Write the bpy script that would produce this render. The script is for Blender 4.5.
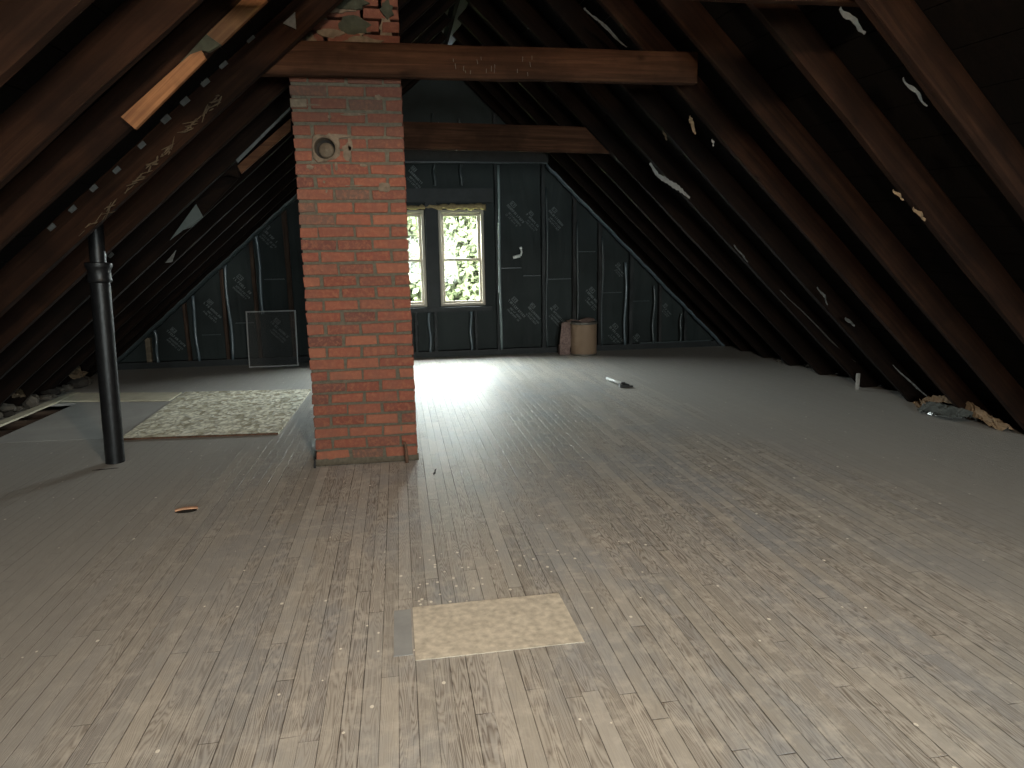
import bpy, bmesh, math, random
from mathutils import Vector, Matrix
S = bpy.context.scene
COL = S.collection
for o in list(bpy.data.objects): bpy.data.objects.remove(o)
rad = math.radians
# ------------------------------------------------------------------ camera
yaw, pitch, roll = rad(9.4), rad(-10.55), rad(-0.95)
FPX = 672.0
fw = Vector((math.sin(yaw)*math.cos(pitch), math.cos(yaw)*math.cos(pitch), math.sin(pitch)))
r0 = Vector((math.cos(yaw), -math.sin(yaw), 0)); u0 = r0.cross(fw)
RR = r0*math.cos(roll)+u0*math.sin(roll); UU = -r0*math.sin(roll)+u0*math.cos(roll)
CAM = Vector((0, 0, 1.20))
cd = bpy.data.cameras.new('camera'); cam = bpy.data.objects.new('camera', cd); COL.objects.link(cam)
m = Matrix((RR, UU, -fw)).transposed().to_4x4(); m.translation = CAM
cam.matrix_world = m
cd.sensor_width = 36; cd.lens = FPX*36/1024; cd.clip_start = .02
S.camera = cam
# ------------------------------------------------------------------ world and exposure
S.view_settings.view_transform = 'Standard'; S.view_settings.look = 'None'
S.view_settings.gamma = 1; S.view_settings.use_curve_mapping = False
S.view_settings.exposure = 0.85
W = bpy.data.worlds.new('overcast_sky'); S.world = W; W.use_nodes = True
bg = W.node_tree.nodes['Background']
bg.inputs[0].default_value = (.93, .975, 1, 1); bg.inputs[1].default_value = 42.0
FAR = 8.5; BACK = -3.2
WIN = [(.52, 1.08), (-.21, .35)]; WZ0, WZ1 = .63, 1.80           # the two far windows
BWIN = [(-.10, .70), (1.0, 1.80)]; BZ0, BZ1 = .50, 1.95          # the near gable's windows behind the camera
def lamp(name, kind, loc, rot=(0, 0, 0), **k):
    l = bpy.data.lights.new(name, kind); o = bpy.data.objects.new(name, l); COL.objects.link(o)
    o.location = loc; o.rotation_euler = rot
    for a, v in k.items(): setattr(l, a, v)
    return o
for i, (a, b) in enumerate(WIN):
    o = lamp('sky_portal', 'AREA', ((a+b)/2, FAR+.16, (WZ0+WZ1)/2), (rad(-90), 0, 0), shape='RECTANGLE', size=b-a, size_y=WZ1-WZ0)
    o.data.cycles.is_portal = True
for a, b in BWIN:
    o = lamp('sky_portal', 'AREA', ((a+b)/2, BACK-.16, (BZ0+BZ1)/2), (rad(90), 0, 0), shape='RECTANGLE', size=b-a, size_y=BZ1-BZ0)
    o.data.cycles.is_portal = True
# bare bulb hanging above the camera, out of the frame (its pendant is built below)
BULB = Vector((.25, .95, 2.35))
lamp('bulb_light', 'POINT', BULB, energy=92, color=(1.0, .74, .54), shadow_soft_size=.05)

# ------------------------------------------------------------------ helpers
def tag(o, label=None, cat=None, group=None, kind=None):
    if label: o['label'] = label
    if cat: o['category'] = cat
    if group: o['group'] = group
    if kind: o['kind'] = kind
    return o
def empty(name, loc, label, cat, group=None, rot=(0, 0, 0)):
    o = bpy.data.objects.new(name, None); COL.objects.link(o); o.location = loc; o.rotation_euler = rot
    o.empty_display_size = .1
    return tag(o, label, cat, group)
class MB:
    def __init__(s): s.v = []; s.f = []; s.sm = False
    def add(s, vs, fs):
        n = len(s.v); s.v += [Vector(v) for v in vs]; s.f += [tuple(i+n for i in f) for f in fs]
    def box(s, a, b):
        x0, y0, z0 = a; x1, y1, z1 = b
        s.add([(x0,y0,z0),(x1,y0,z0),(x1,y1,z0),(x0,y1,z0),(x0,y0,z1),(x1,y0,z1),(x1,y1,z1),(x0,y1,z1)],
              [(0,3,2,1),(4,5,6,7),(0,1,5,4),(1,2,6,5),(2,3,7,6),(3,0,4,7)])
    def prism(s, pts, ext):          # pts: ordered polygon, ext: extrusion vector
        n = len(pts); e = Vector(ext); P = [Vector(p) for p in pts]
        s.add(P+[p+e for p in P], [tuple(range(n))[::-1], tuple(range(n, 2*n))]+[(i, (i+1) % n, n+(i+1) % n, n+i) for i in range(n)])
    def tube(s, path, r, n=16, caps=True):
        path = [Vector(p) for p in path]; rs = r if isinstance(r, (list, tuple)) else [r]*len(path)
        vs = []; fs = []; L = len(path)
        for i, p in enumerate(path):
            t = (path[min(i+1, L-1)]-path[max(i-1, 0)]).normalized()
            a = t.orthogonal().normalized() if i == 0 else (pa-t*pa.dot(t)).normalized()
            pa = a; b = t.cross(a)
            for k in range(n):
                w = 2*math.pi*k/n; vs.append(p+(a*math.cos(w)+b*math.sin(w))*rs[i])
        for i in range(L-1):
            for k in range(n): fs.append((i*n+k, i*n+(k+1) % n, (i+1)*n+(k+1) % n, (i+1)*n+k))
        if caps: fs += [tuple(range(n))[::-1], tuple(range((L-1)*n, L*n))]
        s.add(vs, fs)
    def lathe(s, prof, n=32, c=(0, 0, 0)):
        c = Vector(c); vs = []; fs = []
        for r, z in prof:
            for k in range(n):
                w = 2*math.pi*k/n; vs.append(c+Vector((r*math.cos(w), r*math.sin(w), z)))
        for i in range(len(prof)-1):
            for k in range(n): fs.append((i*n+k, i*n+(k+1) % n, (i+1)*n+(k+1) % n, (i+1)*n+k))
        s.add(vs, fs)
    def grid(s, fn, nu, nv):
        vs = [fn(i/nu, j/nv) for j in range(nv+1) for i in range(nu+1)]
        s.add(vs, [(j*(nu+1)+i, j*(nu+1)+i+1, (j+1)*(nu+1)+i+1, (j+1)*(nu+1)+i) for j in range(nv) for i in range(nu)])
    def build(s, name, mat, parent=None, origin=None, smooth=False, bevel=0, solid=0, fix=True):
        me = bpy.data.meshes.new(name)
        org = Vector(origin) if origin is not None else Vector((0, 0, 0))
        me.from_pydata([tuple(v-org) for v in s.v], [], s.f)
        if fix:
            bm = bmesh.new(); bm.from_mesh(me); bmesh.ops.recalc_face_normals(bm, faces=bm.faces)
            if bevel: bmesh.ops.bevel(bm, geom=bm.edges[:], offset=bevel, segments=1, affect='EDGES')
            bm.to_mesh(me); bm.free()
        if smooth: me.shade_smooth()
        me.materials.append(mat)
        o = bpy.data.objects.new(name, me); COL.objects.link(o)
        if parent is not None: o.parent = parent
        o.location = org
        if solid:
            q = o.modifiers.new('thick', 'SOLIDIFY'); q.thickness = solid; q.offset = 0
        return o
# ---- materials
def N(nt, t, **k):
    n = nt.nodes.new(t)
    for a, v in k.items(): setattr(n, a, v)
    return n
def mat_base(name, col=(.5, .5, .5), rough=.8, metal=0, spec=.3):
    M = bpy.data.materials.new(name); M.use_nodes = True; nt = M.node_tree; b = nt.nodes['Principled BSDF']
    b.inputs['Base Color'].default_value = (*col, 1); b.inputs['Roughness'].default_value = rough
    b.inputs['Metallic'].default_value = metal; b.inputs['Specular IOR Level'].default_value = spec
    return M, nt, b
def mathn(nt, op, a, b=None, c=None, clamp=False):
    n = nt.nodes.new('ShaderNodeMath'); n.operation = op; n.use_clamp = clamp
    for i, x in enumerate((a, b, c)):
        if x is None: continue
        if isinstance(x, (int, float)): n.inputs[i].default_value = x
        else: nt.links.new(x, n.inputs[i])
    return n.outputs[0]
def ramp(nt, fac, stops):
    n = nt.nodes.new('ShaderNodeValToRGB'); e = n.color_ramp.elements
    while len(e) < len(stops): e.new(.5)
    for i, (p, c) in enumerate(stops):
        e[i].position = p; e[i].color = (*c, 1) if len(c) == 3 else c
    nt.links.new(fac, n.inputs[0]); return n.outputs[0]
def mixc(nt, fac, a, b, mode='MIX'):
    n = nt.nodes.new('ShaderNodeMix'); n.data_type = 'RGBA'; n.blend_type = mode
    for x, i in ((fac, 0), (a, 6), (b, 7)):
        if isinstance(x, (int, float)): n.inputs[i].default_value = x
        elif isinstance(x, tuple): n.inputs[i].default_value = (*x, 1)
        else: nt.links.new(x, n.inputs[i])
    return n.outputs[2]
def coords(nt, scale=(1, 1, 1), rand=False):
    tc = N(nt, 'ShaderNodeTexCoord'); out = tc.outputs['Object']
    if rand:
        oi = N(nt, 'ShaderNodeObjectInfo'); ad = N(nt, 'ShaderNodeVectorMath', operation='ADD')
        s = mathn(nt, 'MULTIPLY', oi.outputs['Random'], 37.0)
        nt.links.new(out, ad.inputs[0]); nt.links.new(s, ad.inputs[1]); out = ad.outputs[0]
    mp = N(nt, 'ShaderNodeMapping'); mp.inputs['Scale'].default_value = scale
    nt.links.new(out, mp.inputs[0]); return mp.outputs[0]
def noise(nt, vec, scale=5, detail=4, rough=.55, dist=0):
    n = N(nt, 'ShaderNodeTexNoise'); n.inputs['Scale'].default_value = scale; n.inputs['Detail'].default_value = detail
    n.inputs['Roughness'].default_value = rough; n.inputs['Distortion'].default_value = dist
    nt.links.new(vec, n.inputs['Vector']); return n.outputs['Fac']
def bump(nt, b, h, strength=.3, dist=.01):
    n = N(nt, 'ShaderNodeBump'); n.inputs['Strength'].default_value = strength; n.inputs['Distance'].default_value = dist
    nt.links.new(h, n.inputs['Height']); nt.links.new(n.outputs[0], b.inputs['Normal'])
def plain(name, col, rough=.7, metal=0, var=.25, sc=30, bmp=.2, spec=.3):
    M, nt, b = mat_base(name, col, rough, metal, spec)
    f = noise(nt, coords(nt, rand=True), sc, 5)
    c = ramp(nt, f, [(.25, tuple(x*(1-var) for x in col)), (.75, tuple(min(1, x*(1+var)) for x in col))])
    nt.links.new(c, b.inputs['Base Color'])
    if bmp: bump(nt, b, f, bmp, .004)
    return M
def wood(name, dark, mid, light, rough=.75, knots=True):
    M, nt, b = mat_base(name, mid, rough, 0, .3 if mid[0] > .1 else .12)
    v = coords(nt, (.9, 26, 26), True); g = noise(nt, v, 1.6, 6, .65, .6)
    c = ramp(nt, g, [(.28, dark), (.5, mid), (.72, light)])
    blot = noise(nt, coords(nt, (1, 1, 1), True), 3.2, 4, .6)
    c2 = mixc(nt, ramp(nt, blot, [(.42, (0, 0, 0)), (.62, (1, 1, 1))]), c, tuple(x*.55 for x in dark))
    mf = mathn(nt, 'MULTIPLY', ramp(nt, blot, [(.42, (0, 0, 0)), (.62, (1, 1, 1))]), .55)
    c2 = mixc(nt, mf, c, tuple(x*.7 for x in dark))
    if knots:
        vo = N(nt, 'ShaderNodeTexVoronoi'); vo.inputs['Scale'].default_value = 2.2
        nt.links.new(coords(nt, (1.2, 2.5, 2.5), True), vo.inputs['Vector'])
        k = ramp(nt, vo.outputs['Distance'], [(.0, (1, 1, 1)), (.1, (0, 0, 0))])
        c2 = mixc(nt, mathn(nt, 'MULTIPLY', k, .8), c2, tuple(x*.5 for x in dark))
    nt.links.new(c2, b.inputs['Base Color']); bump(nt, b, g, .5, .004)
    return M
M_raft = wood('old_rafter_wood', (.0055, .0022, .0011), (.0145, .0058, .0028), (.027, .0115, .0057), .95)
M_raft2 = wood('dark_rafter_wood', (.0025, .0013, .0009), (.006, .0029, .0017), (.012, .006, .0035), .95)
M_beam = wood('old_beam_wood', (.016, .0064, .0031), (.038, .0160, .0080), (.066, .030, .0155), .9)
M_sheath = wood('dark_sheathing', (.001, .0007, .0006), (.0025, .0016, .0012), (.005, .003, .002), .97)
M_scab = wood('fresh_pine', (.08, .028, .008), (.17, .068, .022), (.24, .105, .04), .7)
M_stud = wood('stud_wood', (.02, .012, .009), (.045, .028, .02), (.08, .052, .036))
M_dstud = wood('dark_stud_wood', (.012, .012, .012), (.03, .03, .03), (.05, .05, .048))
M_tan = plain('tan_block', (.10, .08, .055))
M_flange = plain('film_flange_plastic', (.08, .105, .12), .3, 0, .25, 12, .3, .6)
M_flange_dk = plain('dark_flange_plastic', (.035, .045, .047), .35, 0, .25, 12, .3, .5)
M_foam = plain('expanding_foam', (.24, .18, .09), .8, 0, .3, 40, .8)
M_vinyl = plain('window_vinyl', (.27, .235, .18), .45, 0, .06, 10, 0)
M_white = plain('white_plastic', (.60, .62, .60), .4, 0, .05, 10, 0)
M_alu = plain('aluminium_frame', (.20, .20, .195), .35, .6, .1, 20, 0)
M_black = plain('black_clamp', (.02, .02, .02), .4)
M_pipe = plain('cast_iron', (.006, .006, .0065), .42, 0, .5, 35, .5, .3)
M_paper = plain('torn_paper', (.19, .18, .165), .8, 0, .2, 25, .6)
M_kraft = plain('kraft_paper', (.17, .11, .062), .8, 0, .3, 22, .8)
M_grey = plain('grey_roofing', (.07, .07, .066), .75, 0, .3, 40, .4)
M_panel = plain('grey_green_board', (.06, .072, .07), .7, 0, .2, 15, .3)
M_drum = plain('fibre_drum', (.20, .135, .088), .7, 0, .1, 8, .1)
M_rim = plain('drum_rim', (.14, .13, .115), .4, .6, .2, 20, 0)
M_rust = plain('rusty_iron', (.10, .055, .035), .8, .3, .5, 40, .6)
M_plaster = plain('plaster_rubble', (.07, .06, .048), .95, 0, .5, 18, .9)
M_straw = plain('pale_plaster', (.060, .040, .022), .95, 0, .4, 18, .9)
M_leaf = plain('leaf', (.050, .058, .026), .6, 0, .4, 2, 0)
M_bark = plain('bark', (.10, .08, .06), .9)
M_siding = plain('house_siding', (.55, .58, .60), .7, 0, .03, 4, 0)
M_roof = plain('roof_shingle', (.07, .065, .06), .9)
M_ground = plain('grass_ground', (.12, .16, .06), .9, 0, .4, 3, 0)
def glassmat(name, gl=.06, tint=(1, 1, 1)):
    M = bpy.data.materials.new(name); M.use_nodes = True; nt = M.node_tree
    nt.nodes.remove(nt.nodes['Principled BSDF'])
    t = N(nt, 'ShaderNodeBsdfTransparent'); t.inputs[0].default_value = (*tint, 1)
    g = N(nt, 'ShaderNodeBsdfGlossy'); g.inputs['Roughness'].default_value = .05
    mx = N(nt, 'ShaderNodeMixShader'); mx.inputs[0].default_value = gl
    nt.links.new(t.outputs[0], mx.inputs[1]); nt.links.new(g.outputs[0], mx.inputs[2])
    nt.links.new(mx.outputs[0], nt.nodes['Material Output'].inputs[0]); return M
M_glass = glassmat('window_glass', .008, (.97, 1, .98))
def meshmat():
    M = bpy.data.materials.new('insect_mesh'); M.use_nodes = True; nt = M.node_tree
    b = nt.nodes['Principled BSDF']; b.inputs['Base Color'].default_value = (.05, .05, .047, 1); b.inputs['Roughness'].default_value = .6
    t = N(nt, 'ShaderNodeBsdfTransparent'); mx = N(nt, 'ShaderNodeMixShader'); mx.inputs[0].default_value = .32
    nt.links.new(t.outputs[0], mx.inputs[1]); nt.links.new(b.outputs[0], mx.inputs[2])
    nt.links.new(mx.outputs[0], nt.nodes['Material Output'].inputs[0]); return M
M_mesh = meshmat()
M_plastic = plain('clear_plastic_scrap', (.075, .08, .075), .22, 0, .6, 18, 1.0, .6)
# black wrap on the far wall: film with soft wrinkles, colour lifted towards teal for lens haze
M_wrap, nt, b = mat_base('black_wall_wrap', (.03, .035, .035), .6, 0, .15)
v = coords(nt); f1 = noise(nt, v, 1.6, 3, .5, .5); f2 = noise(nt, coords(nt, (5, 5, 1.1)), 1.0, 2, .45, .6)
nt.links.new(ramp(nt, f1, [(.3, (.009, .012, .0118)), (.7, (.018, .024, .0235))]), b.inputs['Base Color'])
bump(nt, b, f2, .55, .03)
M_print = plain('grey_print', (.105, .12, .12), .5, 0, .3, 30, 0)
M_plate = plain('black_plate', (.009, .011, .0115), .6, 0, .4, 12, .2)
# strip floor
def floor_mat():
    M, nt, b = mat_base('strip_floor', rough=.5, spec=.5)
    tc = N(nt, 'ShaderNodeTexCoord'); sp = N(nt, 'ShaderNodeSeparateXYZ'); nt.links.new(tc.outputs['Object'], sp.inputs[0])
    X, Y = sp.outputs[0], sp.outputs[1]
    u = mathn(nt, 'DIVIDE', X, .0505); bi = mathn(nt, 'FLOOR', u); fx = mathn(nt, 'FRACT', u)
    wn = N(nt, 'ShaderNodeTexWhiteNoise', noise_dimensions='1D'); nt.links.new(bi, wn.inputs['W'])
    yo = mathn(nt, 'ADD', mathn(nt, 'MULTIPLY', wn.outputs['Value'], 9.0), Y)
    vb = mathn(nt, 'DIVIDE', yo, 1.25); ei = mathn(nt, 'FLOOR', vb); fy = mathn(nt, 'FRACT', vb)
    cb = N(nt, 'ShaderNodeCombineXYZ'); nt.links.new(bi, cb.inputs[0]); nt.links.new(ei, cb.inputs[1])
    w2 = N(nt, 'ShaderNodeTexWhiteNoise', noise_dimensions='2D'); nt.links.new(cb.outputs[0], w2.inputs['Vector'])
    br = w2.outputs['Value']
    # seams
    ex = mathn(nt, 'MINIMUM', fx, mathn(nt, 'SUBTRACT', 1.0, fx))
    ey = mathn(nt, 'MULTIPLY', mathn(nt, 'MINIMUM', fy, mathn(nt, 'SUBTRACT', 1.0, fy)), 21.0)
    sw = noise(nt, coords(nt, (14, .9, 1)), 1.0, 3)
    wid = mathn(nt, 'MULTIPLY', ramp(nt, sw, [(.35, (.15, .15, .15)), (.68, (1, 1, 1))]), .05)
    seam = mathn(nt, 'SUBTRACT', 1.0, mathn(nt, 'DIVIDE', mathn(nt, 'MINIMUM', ex, ey), wid, clamp=True), clamp=True)
    # grain: rings of flat-sawn pine, one pattern per board
    off = mathn(nt, 'MULTIPLY', br, 53.0)
    lx = mathn(nt, 'SUBTRACT', fx, .5)
    g3 = N(nt, 'ShaderNodeCombineXYZ')
    nt.links.new(mathn(nt, 'ADD', mathn(nt, 'MULTIPLY', lx, .9), off), g3.inputs[0])
    nt.links.new(mathn(nt, 'MULTIPLY', Y, 1.3), g3.inputs[1]); nt.links.new(off, g3.inputs[2])
    hn = noise(nt, g3.outputs[0], 1.15, 2, .5)
    ring = mathn(nt, 'FRACT', mathn(nt, 'MULTIPLY', hn, 24.0))
    rg = mathn(nt, 'POWER', mathn(nt, 'ABSOLUTE', mathn(nt, 'SUBTRACT', mathn(nt, 'MULTIPLY', ring, 2.0), 1.0)), 1.6)
    fine = noise(nt, coords(nt, (150, 3.5, 1)), 1.0, 4, .6)
    # wide and narrow blotches: dust, grey paint haze, worn brown
    P = tc.outputs['Object']
    big = noise(nt, P, .55, 3, .5); midn = noise(nt, coords(nt, (1, .55, 1)), 2.3, 6, .62); sm = noise(nt, P, 14, 6, .65)
    base = ramp(nt, br, [(0, (.33, .315, .285)), (.3, (.43, .405, .36)), (.55, (.38, .37, .345)), (.8, (.47, .445, .40)), (1, (.33, .33, .325))])
    c = mixc(nt, mathn(nt, 'MULTIPLY', rg, mathn(nt, 'MULTIPLY', ramp(nt, w2.outputs['Color'], [(.2, (.15, .15, .15)), (.6, (1, 1, 1))]), .88)), base, (.13, .105, .085))
    c = mixc(nt, mathn(nt, 'MULTIPLY', ramp(nt, fine, [(.4, (0, 0, 0)), (.7, (1, 1, 1))]), .35), c, (.52, .49, .43))
    c = mixc(nt, mathn(nt, 'MULTIPLY', ramp(nt, midn, [(.47, (0, 0, 0)), (.62, (1, 1, 1))]), .50), c, (.29, .32, .35))
    # dust film: away from the walked strip down the middle
    ax = mathn(nt, 'ABSOLUTE', mathn(nt, 'SUBTRACT', X, mathn(nt, 'ADD', .55, mathn(nt, 'MULTIPLY', Y, .03))))
    dz = mathn(nt, 'ADD', ax, mathn(nt, 'MULTIPLY', mathn(nt, 'SUBTRACT', midn, .5), 2.2))
    dz = mathn(nt, 'ADD', dz, mathn(nt, 'MULTIPLY', mathn(nt, 'SUBTRACT', big, .5), 1.2))
    dust = ramp(nt, mathn(nt, 'DIVIDE', dz, 2.6), [(.42, (.06, .06, .06)), (.74, (.88, .88, .88))])
    c = mixc(nt, dust, c, mixc(nt, sm, (.30, .288, .265), (.36, .345, .32)))
    c = mixc(nt, mathn(nt, 'MULTIPLY', seam, mathn(nt, 'SUBTRACT', 1.0, mathn(nt, 'MULTIPLY', dust, .72))), c, (.03, .025, .02))
    # worn smudges
    c = mixc(nt, mathn(nt, 'MULTIPLY', mathn(nt, 'MULTIPLY', ramp(nt, sm, [(.50, (0, 0, 0)), (.68, (1, 1, 1))]), mathn(nt, 'SUBTRACT', 1.0, dust)), .55), c, (.58, .55, .49))
    # paint flecks
    def fleck(scale, thr, dens):
        vo = N(nt, 'ShaderNodeTexVoronoi'); vo.inputs['Scale'].default_value = scale; nt.links.new(coords(nt, (1, .8, .001)), vo.inputs['Vector'])
        d = ramp(nt, vo.outputs['Distance'], [(thr*.8, (1, 1, 1)), (thr, (0, 0, 0))])
        s2 = N(nt, 'ShaderNodeSeparateColor'); nt.links.new(vo.outputs['Color'], s2.inputs[0])
        return mathn(nt, 'MULTIPLY', d, mathn(nt, 'GREATER_THAN', s2.outputs[0], dens))
    fl = mathn(nt, 'MAXIMUM', fleck(11, .07, .62), fleck(26, .12, .93))
    dx_ = mathn(nt, 'DIVIDE', mathn(nt, 'SUBTRACT', X, .28), .42); dy_ = mathn(nt, 'DIVIDE', mathn(nt, 'SUBTRACT', Y, 2.42), .26)
    rr_ = mathn(nt, 'ADD', mathn(nt, 'MULTIPLY', dx_, dx_), mathn(nt, 'MULTIPLY', dy_, dy_))
    fl = mathn(nt, 'MAXIMUM', fl, mathn(nt, 'MULTIPLY', fleck(30, .20, .66), mathn(nt, 'LESS_THAN', rr_, 1.0)))
    c = mixc(nt, mathn(nt, 'MULTIPLY', fl, .85), c, (.82, .79, .70))
    nt.links.new(c, b.inputs['Base Color'])
    nt.links.new(ramp(nt, sm, [(.3, (.40, .40, .40)), (.7, (.60, .60, .60))]), b.inputs['Roughness'])
    hh = mathn(nt, 'SUBTRACT', mathn(nt, 'MULTIPLY', rg, -.15), mathn(nt, 'MULTIPLY', seam, 1.4))
    bump(nt, b, mathn(nt, 'ADD', hh, mathn(nt, 'MULTIPLY', sm, .35)), .45, .004)
    return M
M_floor = floor_mat()
def osb_mat(name, cols, sc=26, bmp=.3):
    M, nt, b = mat_base(name, rough=.75)
    vo = N(nt, 'ShaderNodeTexVoronoi'); vo.inputs['Scale'].default_value = sc
    v = coords(nt, (1.5, .9, 1)); nz = N(nt, 'ShaderNodeTexNoise'); nz.inputs['Scale'].default_value = 9; nt.links.new(v, nz.inputs['Vector'])
    mx = N(nt, 'ShaderNodeMix'); mx.data_type = 'VECTOR'; mx.inputs[0].default_value = .12
    nt.links.new(v, mx.inputs[4]); nt.links.new(nz.outputs['Color'], mx.inputs[5]); nt.links.new(mx.outputs[1], vo.inputs['Vector'])
    s2 = N(nt, 'ShaderNodeSeparateColor'); nt.links.new(vo.outputs['Color'], s2.inputs[0])
    c = ramp(nt, s2.outputs[0], [(0, cols[0]), (.35, cols[1]), (.7, cols[2]), (1, cols[3])])
    e = ramp(nt, vo.outputs['Distance'], [(.35, (0, 0, 0)), (.75, (1, 1, 1))])
    c = mixc(nt, mathn(nt, 'MULTIPLY', e, .5), c, tuple(x*.35 for x in cols[0]))
    nt.links.new(c, b.inputs['Base Color']); bump(nt, b, s2.outputs[0], bmp, .002); return M
M_osb = osb_mat('osb_strands', ((.36, .31, .20), (.66, .62, .48), (.82, .78, .64), (.90, .87, .75)), 22)
M_patch = plain('plywood_hatch', (.54, .50, .42), .75, 0, .30, 38, .3)
M_hard = plain('grey_hardboard', (.33, .32, .30), .7, 0, .12, 5, .1)
M_tanply = plain('tan_plank', (.50, .46, .35), .75, 0, .15, 9, .1)
M_dark = plain('dark_void', (.02, .016, .013), .95)
M_joist = wood('joist_wood', (.03, .02, .015), (.06, .04, .03), (.10, .07, .05))
# brick
M_brick, nt, b = mat_base('old_brick', rough=.85, spec=.2)
geo = N(nt, 'ShaderNodeNewGeometry'); ri = geo.outputs['Random Per Island']
c = ramp(nt, ri, [(0, (.135, .041, .027)), (.2, (.20, .066, .040)), (.45, (.155, .048, .032)), (.62, (.235, .085, .050)), (.8, (.10, .038, .029)), (.93, (.19, .061, .037)), (.95, (.115, .062, .045)), (1, (.10, .06, .045))])
P = coords(nt); n1 = noise(nt, P, 42, 6, .7); n2 = noise(nt, P, 9, 4, .6)
c = mixc(nt, mathn(nt, 'MULTIPLY', ramp(nt, n1, [(.46, (0, 0, 0)), (.66, (1, 1, 1))]), .50), c, (.29, .115, .062))
c = mixc(nt, mathn(nt, 'MULTIPLY', ramp(nt, n2, [(.45, (0, 0, 0)), (.7, (1, 1, 1))]), .45), c, (.13, .062, .045))
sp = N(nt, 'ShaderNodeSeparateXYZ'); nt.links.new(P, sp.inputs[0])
top_shade = mathn(nt, 'ADD', sp.outputs[2], mathn(nt, 'MULTIPLY', mathn(nt, 'SUBTRACT', n2, .5), .22))
c = mixc(nt, mathn(nt, 'MULTIPLY', ramp(nt, mathn(nt, 'DIVIDE', top_shade, 3.0), [(.565, (0, 0, 0)), (.62, (1, 1, 1))]), .45), c, (.060, .030, .021))  # upper bricks darkened: shade under the beams put into the brick colour
nt.links.new(c, b.inputs['Base Color']); bump(nt, b, n1, .9, .006)
M_mortar = plain('mortar', (.085, .072, .052), .95, 0, .3, 50, .8)
M_mortar_lt = plain('pale_mortar', (.125, .092, .064), .95, 0, .35, 35, .9)

# ------------------------------------------------------------------ roof geometry
SR, SL = .958, .868
def xr(Y): return 4.02+.062*(Y-4)
def xl(Y): return -(3.13+.062*(Y-4))
def zR(x, Y): return SR*(xr(Y)-x)
def zL(x, Y): return SL*(x-xl(Y))
def ridge(Y):
    x = (SR*xr(Y)+SL*xl(Y))/(SR+SL); return x, zR(x, Y)
RD = .145                                    # rafter depth, measured square to the slope
NR = Vector((SR, 0, 1)).normalized(); NL = Vector((-SL, 0, 1)).normalized()
# setting: floor
HX0, HX1, HY0, HY1 = -3.05, -2.85, 4.6, 6.42    # joist bays left open
fm = MB()
X0, X1 = -3.75, 4.75
def slab(x0, y0, x1, y1): fm.box((x0, y0, -.02), (x1, y1, 0))
slab(HX1, BACK, X1, FAR); slab(X0, BACK, HX1, HY0); slab(X0, HY1, HX1, FAR)
slab(X0, HY0, HX0-.08, HY1)
tag(fm.build('floor', M_floor), kind='structure')
sf = MB(); sf.box((X0-.6, BACK-.2, -.30), (X1+.6, FAR+.2, -.22)); tag(sf.build('floor', M_dark), 'dark underside below the open joist bays', kind='structure')
for i, y in enumerate((4.72, 5.10, 5.52, 5.88, 6.25)):
    j = MB(); j.box((X0, y-.02, -.22), (-2.7, y+.02, -.021))
    tag(j.build('floor_joist', M_joist, origin=(-3.2, y, -.22)), 'floor joist crossing the open bay at the left eave, %s from the camera' % ('nearest', 'second', 'middle one', 'fourth', 'farthest')[i], 'joist', 'joists in the open bay')
# setting: roof boards (laid across the rafters)
def sheathing(side):
    m_ = MB(); rnd = random.Random(3+side)
    for r in range(31):
        s0 = .02+r*.19; s1 = s0+.186
        for (ya, yb) in ((BACK-.1, .9), (.903, 4.75), (4.753, FAR+.25)):
            q = []
            for Y in (ya, yb):
                rx, rz = ridge(Y)
                for s in (s0, s1):
                    j = rnd.uniform(-.002, .002)
                    if side > 0:
                        d = Vector((1, 0, -SR)).normalized(); p = Vector((rx, Y, rz))+d*s+NR*(RD+.004+j)
                    else:
                        d = Vector((-1, 0, -SL)).normalized(); p = Vector((rx, Y, rz))+d*s+NL*(RD+.004+j)
                    q.append(p)
            if min(v.z for v in q) < -.45: continue
            n = NR if side > 0 else NL
            m_.prism([q[0], q[1], q[3], q[2]], n*.02)
    return tag(m_.build('ceiling', M_sheath), kind='structure')
sheathing(1); sheathing(-1)
sh = MB()          # the roofing outside the boards, closes the gaps
for side, n, sl in ((1, NR, SR), (-1, NL, SL)):
    d = Vector((side, 0, -sl)).normalized()
    P_ = []
    for Y in (BACK-.3, FAR+.4):
        rx, rz = ridge(Y); a = Vector((rx, Y, rz+.012))+n*(RD+.03); P_ += [a-d*.2, a+d*6.1]
    sh.prism([P_[0], P_[1], P_[3], P_[2]], n*.03)
tag(sh.build('ceiling', M_roof), 'roofing laid outside the boards', kind='structure')

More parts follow.
